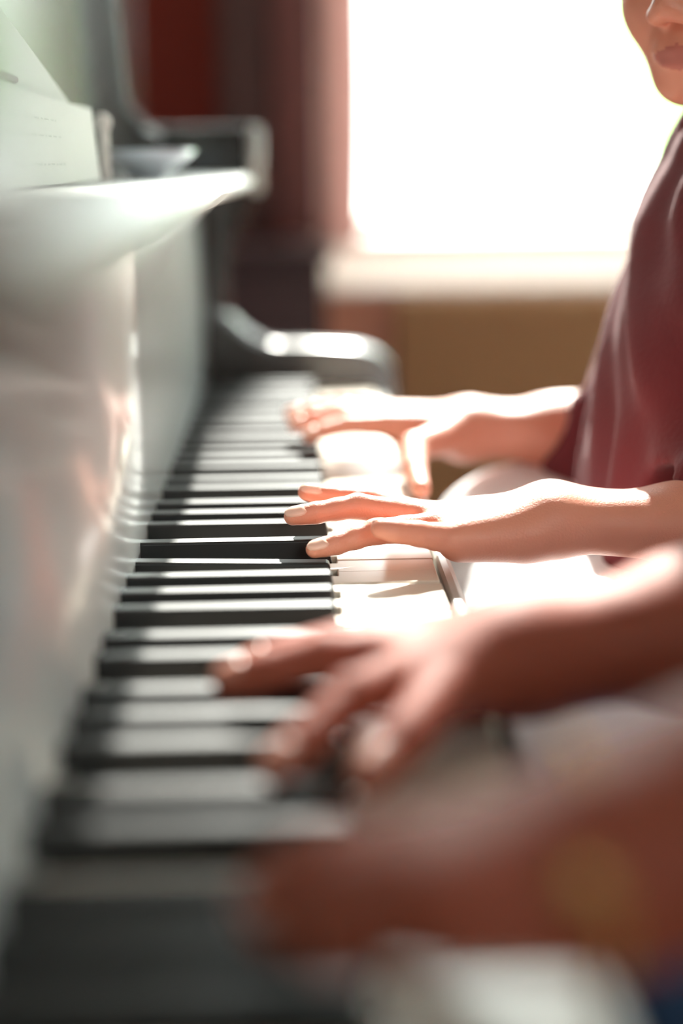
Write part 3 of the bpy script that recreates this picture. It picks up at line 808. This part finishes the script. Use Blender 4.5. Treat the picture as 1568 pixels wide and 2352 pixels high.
# hair
hs = SDF(); 
for p, r in (((0, -0.022, 0.040), (0.080, 0.090, 0.080)), ((0, -0.055, -0.02), (0.066, 0.050, 0.075))):
    hs.ell(HT(p), A_(r)*HS, 0.02, HR)
hs.cap(HT((0, -0.10, 0.02)), HT((0, -0.125, -0.12)), 0.022, 0.014, 0.01)
hs.cut([('e', HT((0, 0.075, -0.035)), A_((0.066, 0.060, 0.088)), HR, None, 0)], 0.01)
Vh = hs.mesh(0.003, fold(300, 60, 40, 0.0012)); mesh_obj('hair', [(relax(*Vh, 1), Vh[1])], [M['hair']], child)
# blouse
bl = SDF().ell((0.290, 0.918, 0.815), (0.098, 0.135, 0.125), 0.04).ell((0.30, 0.92, 0.70), (0.125, 0.150, 0.13), 0.06)
bl.ell((0.286, 0.920, 0.895), (0.062, 0.100, 0.050), 0.03)
bl.cap((0.276, 0.925, 0.90), (0.276, 0.925, 0.935), 0.060, 0.050, 0.03)
bl.cap(sh_l, (0.315, 0.835, 0.775), 0.045, 0.048, 0.03); bl.cap((0.315, 0.835, 0.770), (0.238, 0.822, 0.758), 0.050, 0.042, 0.02)
bl.cap(sh_r, (0.262, 1.060, 0.790), 0.048, 0.050, 0.03); bl.cap((0.27, 1.065, 0.762), (0.217, 1.055, 0.735), 0.054, 0.046, 0.02)
bl.cut([('c', A_((0.10, 0.80, 0.741)), A_((0.28, 0.83, 0.745)), 0.027, 0.027, 0)], 0.004)
bl.cut([('c', A_((0.10, 1.055, 0.752)), A_((0.24, 1.065, 0.752)), 0.029, 0.029, 0)], 0.004)
bl.cut([('c', A_((0.275, 0.925, 0.93)), A_((0.275, 0.925, 1.05)), 0.040, 0.040, 0)], 0.004)
Vb = bl.mesh(0.0030, fold(75, 95, -50, 0.0042)); mesh_obj('blouse', [(relax(*Vb, 1), Vb[1])], [M['blouse']], child)
# skirt over the lap
sk = SDF().ell((0.320, 0.925, 0.600), (0.20, 0.235, 0.100), 0.04)
sk.cap((0.36, 0.80, 0.615), (0.180, 0.785, 0.622), 0.085, 0.076, 0.05); sk.cap((0.36, 1.02, 0.625), (0.176, 1.07, 0.640), 0.085, 0.080, 0.05)
sk.cap((0.168, 0.78, 0.622), (0.170, 1.06, 0.632), 0.077, 0.080, 0.04); sk.ell((0.38, 0.92, 0.54), (0.14, 0.2, 0.068), 0.03)
sk.cap((0.158, 0.80, 0.60), (0.16, 0.79, 0.45), 0.05, 0.06, 0.04); sk.cap((0.158, 1.05, 0.60), (0.16, 1.06, 0.45), 0.05, 0.06, 0.04); sk.ell((0.18, 0.92, 0.50), (0.07, 0.15, 0.12), 0.05)
Vs_ = sk.mesh(0.006, fold(20, 60, 30, 0.0025)); mesh_obj('skirt', [(relax(*Vs_, 1), Vs_[1])], [M['skirt']], child)
for dy in (-0.0975, 0.0975):
    sh = SDF().cap((0.15, 0.93+dy, 0.25), (0.06, 0.93+dy, 0.228), 0.034, 0.026, 0.02).ell((0.10, 0.93+dy, 0.212), (0.09, 0.03, 0.012), 0.01)
    Vx = sh.mesh(0.004); mesh_obj('shoe', [(relax(*Vx, 1), Vx[1])], [M['shoe']], child)

# ------------------------------------------------------------------ the adult
adult = tag(empty('person', (0.45, 0.42, 0.47)), 'adult with bare forearms in the foreground, nearest the viewer, both hands on the keys', 'person')
aix = J([(960, 1545, 548, 11.2), (805, 1600, 515, 8.2), (700, 1702, 494, 7.2), (630, 1765, 484, 6.3)])
amd = J([(930, 1512, 570, 11.2), (742, 1508, 560, 8.8), (610, 1540, 556, 7.6), (525, 1565, 555, 6.6)])
arg = J([(940, 1495, 588, 10.8), (775, 1482, 585, 8.4), (655, 1505, 583, 7.2), (575, 1530, 582, 6.3)])
apk = J([(965, 1488, 604, 9.8), (850, 1474, 606, 7.6), (775, 1485, 606, 6.5), (715, 1500, 606, 5.7)])
ath = J([(1125, 1532, 554, 13.5), (1012, 1600, 532, 10.2), (914, 1702, 496, 8.2), (842, 1785, 477, 6.9)])
awr = J([(1205, 1512, 566, 18.5), (1205, 1502, 592, 18.5)])
el_ar = A_([0.335, 0.640, 0.800])
afa = [((awr[0][0], 0.0185), (at(1568, 1455, 580), 0.0250)), ((awr[1][0], 0.018), (at(1568, 1435, 612), 0.0235)), ((at(1568, 1445, 596), 0.028), (el_ar, 0.040))]
apalm = [((at(1160, 1515, 560), 0.0155), (at(985, 1560, 552), 0.0115)), ((at(1150, 1505, 590), 0.016), (at(985, 1490, 600), 0.010))]
s_ar = hand_sdf([apk, arg, amd, aix], awr, apalm, ath, afa, 0.0035)
W1 = s_ar.mesh(0.0021); W1 = (relax(*W1, 2), W1[1])
bix = J([(965, 1988, 368, 11.2), (805, 1962, 382, 9.0), (705, 1990, 388, 7.8), (635, 2025, 388, 6.8)])
bmd = J([(955, 2012, 352, 11.2), (775, 2004, 366, 9.0), (670, 2038, 371, 7.8), (600, 2078, 372, 6.8)])
brg = J([(965, 2050, 337, 10.8), (800, 2060, 347, 8.8), (705, 2095, 351, 7.6), (645, 2130, 352, 6.6)])
bpk = J([(1015, 2095, 323, 9.6), (885, 2118, 329, 7.8), (805, 2150, 332, 6.6), (750, 2182, 333, 5.8)])
bth = J([(1260, 2010, 372, 14), (1110, 2000, 392, 11), (990, 2010, 408, 9.0), (900, 2030, 415, 7.4)])
bwr = J([(1450, 1985, 340, 18.5), (1430, 1895, 372, 18.5)])
el_al = A_([0.335, 0.345, 0.815])
bfa = [((bwr[0][0], 0.0180), (at(1750, 1900, 338), 0.023)), ((bwr[1][0], 0.0180), (at(1750, 1820, 372), 0.023)), ((at(1740, 1862, 356), 0.028), (el_al, 0.040))]
bpalm = [((at(1350, 2045, 338), 0.0150), (at(1070, 2095, 326), 0.0105)), ((at(1350, 1960, 366), 0.016), (at(1010, 1995, 368), 0.011))]
s_al = hand_sdf([bix, bmd, brg, bpk], bwr, bpalm, bth, bfa, 0.0035)
W2 = s_al.mesh(0.0021); W2 = (relax(*W2, 2), W2[1])
ahc = A_([0.37, 0.44, 1.33]); AR_ = rot_to((-0.85, -0.1, -0.5)); AS = 1.12
ahd, AT = head_parts(ahc, AR_, AS)
ahd.cap(ahc+A_([0.02, 0.0, -0.06]), (0.42, 0.44, 1.17), 0.052, 0.055, 0.02)
W3 = ahd.mesh(0.003); W3 = (relax(*W3, 2), W3[1])
at_r = SDF().ell((0.45, 0.44, 1.02), (0.11, 0.165, 0.20), 0.04).ell((0.47, 0.44, 0.70), (0.12, 0.16, 0.20), 0.06)
at_r.cap((0.42, 0.44, 1.15), (0.41, 0.44, 1.22), 0.055, 0.05, 0.03)
ash_l, ash_r = A_([0.44, 0.275, 1.11]), A_([0.44, 0.605, 1.11])
at_r.cap(ash_l, el_al, 0.05, 0.040, 0.04); at_r.cap(ash_r, el_ar, 0.05, 0.040, 0.04)
W4 = at_r.mesh(0.008); W4 = (relax(*W4, 2), W4[1])
def lipmask2(cen):
    L_ = (cen-ahc)@AR_/AS
    return ((L_[:, 0]/0.0215)**2+((L_[:, 2]+0.0660)/0.0088)**2 < 1) & (L_[:, 1] > 0.05)
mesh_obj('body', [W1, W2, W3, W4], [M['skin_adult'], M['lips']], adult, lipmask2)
for f in (aix, amd, arg, apk, ath, bix, bmd, brg, bpk): nail(adult, f[2][0], f[3][0], f[2][1], f[3][1], UPV, 50, 'nail_adult')
face_extras(adult, AT, AR_, AS, None)
hs = SDF()
for p, r in (((0, -0.022, 0.040), (0.080, 0.090, 0.080)), ((0, -0.055, -0.05), (0.070, 0.050, 0.10))): hs.ell(AT(p), A_(r)*AS, 0.02, AR_)
hs.cut([('e', AT((0, 0.075, -0.035)), A_((0.066, 0.060, 0.088))*AS, AR_, None, 0)], 0.01)
Vh = hs.mesh(0.004, fold(300, 60, 40, 0.0012)); mesh_obj('hair', [(relax(*Vh, 1), Vh[1])], [M['hair']], adult)
st = SDF().ell((0.45, 0.44, 1.00), (0.13, 0.185, 0.20), 0.04).ell((0.46, 0.44, 0.78), (0.145, 0.185, 0.22), 0.06)
st.cap((0.44, 0.44, 1.13), (0.435, 0.44, 1.16), 0.075, 0.068, 0.03)
st.cap(ash_l, (0.385, 0.315, 0.94), 0.060, 0.058, 0.04); st.cap(ash_r, (0.385, 0.625, 0.93), 0.060, 0.058, 0.04)
Vb = st.mesh(0.006, fold(40, 40, -50, 0.004)); mesh_obj('shirt', [(relax(*Vb, 1), Vb[1])], [M['shirt']], adult)
jn = SDF().ell((0.46, 0.44, 0.582), (0.13, 0.18, 0.106), 0.05)
for y0, y1 in ((0.36, 0.32), (0.52, 0.56)):
    jn.cap((0.45, y0, 0.590), (0.172, y1, 0.628), 0.085, 0.066, 0.03); jn.cap((0.172, y1, 0.628), (0.19, y1, 0.12), 0.064, 0.050, 0.02)
Vb = jn.mesh(0.006, fold(60, 30, 50, 0.002)); mesh_obj('jeans', [(relax(*Vb, 1), Vb[1])], [M['denim']], adult)
for y1 in (0.32, 0.56):
    sh = SDF().cap((0.20, y1, 0.065), (0.06, y1, 0.045), 0.045, 0.034, 0.02).ell((0.12, y1, 0.016), (0.135, 0.048, 0.015), 0.01)
    Vx = sh.mesh(0.005); mesh_obj('shoe', [(relax(*Vx, 1), Vx[1])], [M['shoe']], adult)
# gold bracelet on the nearest wrist
br = tag(empty('bracelet', tuple((bwr[0][0]+bwr[1][0])/2)), 'thin gold bracelet on the wrist nearest the viewer', 'bracelet')
bc = at(1345, 1965, 352); ax_ = (at(1440, 1938, 368)-at(1150, 1965, 368)); ax_ /= np.linalg.norm(ax_)
e1 = np.cross(ax_, (0, 0, 1)); e1 /= np.linalg.norm(e1); e2 = np.cross(e1, ax_)
n_l = 48; protob = None
for i in range(n_l):
    a = i/n_l*2*math.pi
    p = bc+e1*math.cos(a)*0.036+e2*math.sin(a)*0.0245
    bm = bmesh.new()
    bmesh.ops.create_uvsphere(bm, u_segments=10, v_segments=6, radius=0.0013, matrix=Matrix.Translation(Vector(p)))
    from_bm('link', bm, M['brass'], br, True)

bm = bmesh.new(); pc = at(1340, 2050, 318)
bmesh.ops.create_uvsphere(bm, u_segments=16, v_segments=10, radius=0.0065, matrix=Matrix.Translation(Vector(pc)) @ Matrix.Diagonal((1, 0.45, 1, 1)))
from_bm('charm', bm, M['old_gold'], br, True)
# ------------------------------------------------------------------ bench
bench = tag(empty('piano_bench', (0.42, 0.68, 0)), 'long black piano bench under the two players', 'bench')
box('seat', (0.28, 0.20, 0.43), (0.62, 1.16, 0.47), M['lacquer'], bench, 0.008, 3)
box('apron', (0.31, 0.23, 0.37), (0.59, 1.13, 0.43), M['lacquer'], bench, 0.003)
for bx_ in (0.33, 0.57):
    for by_ in (0.25, 1.11):
        bm = bmesh.new(); add_box(bm, (bx_-0.02, by_-0.02, 0), (bx_+0.02, by_+0.02, 0.37), 0.004); from_bm('leg', bm, M['lacquer'], bench)
def z_of(p): return round(float(p[2]), 4)
print('TIPS child', [z_of(f[3][0]-f[3][1]*A_([0,0,1])) for f in (ix, md, rg, pk, th, ix2, md2, rg2, pk2, th2)])
print('TIPS adult', [z_of(f[3][0]-f[3][1]*A_([0,0,1])) for f in (aix, amd, arg, apk, ath, bix, bmd, brg, bpk, bth)])
print('ARM', arm[0], arm[-1], 'SIDE', side)
print('palm bottom', palm[0][0][0], wr[0][0])
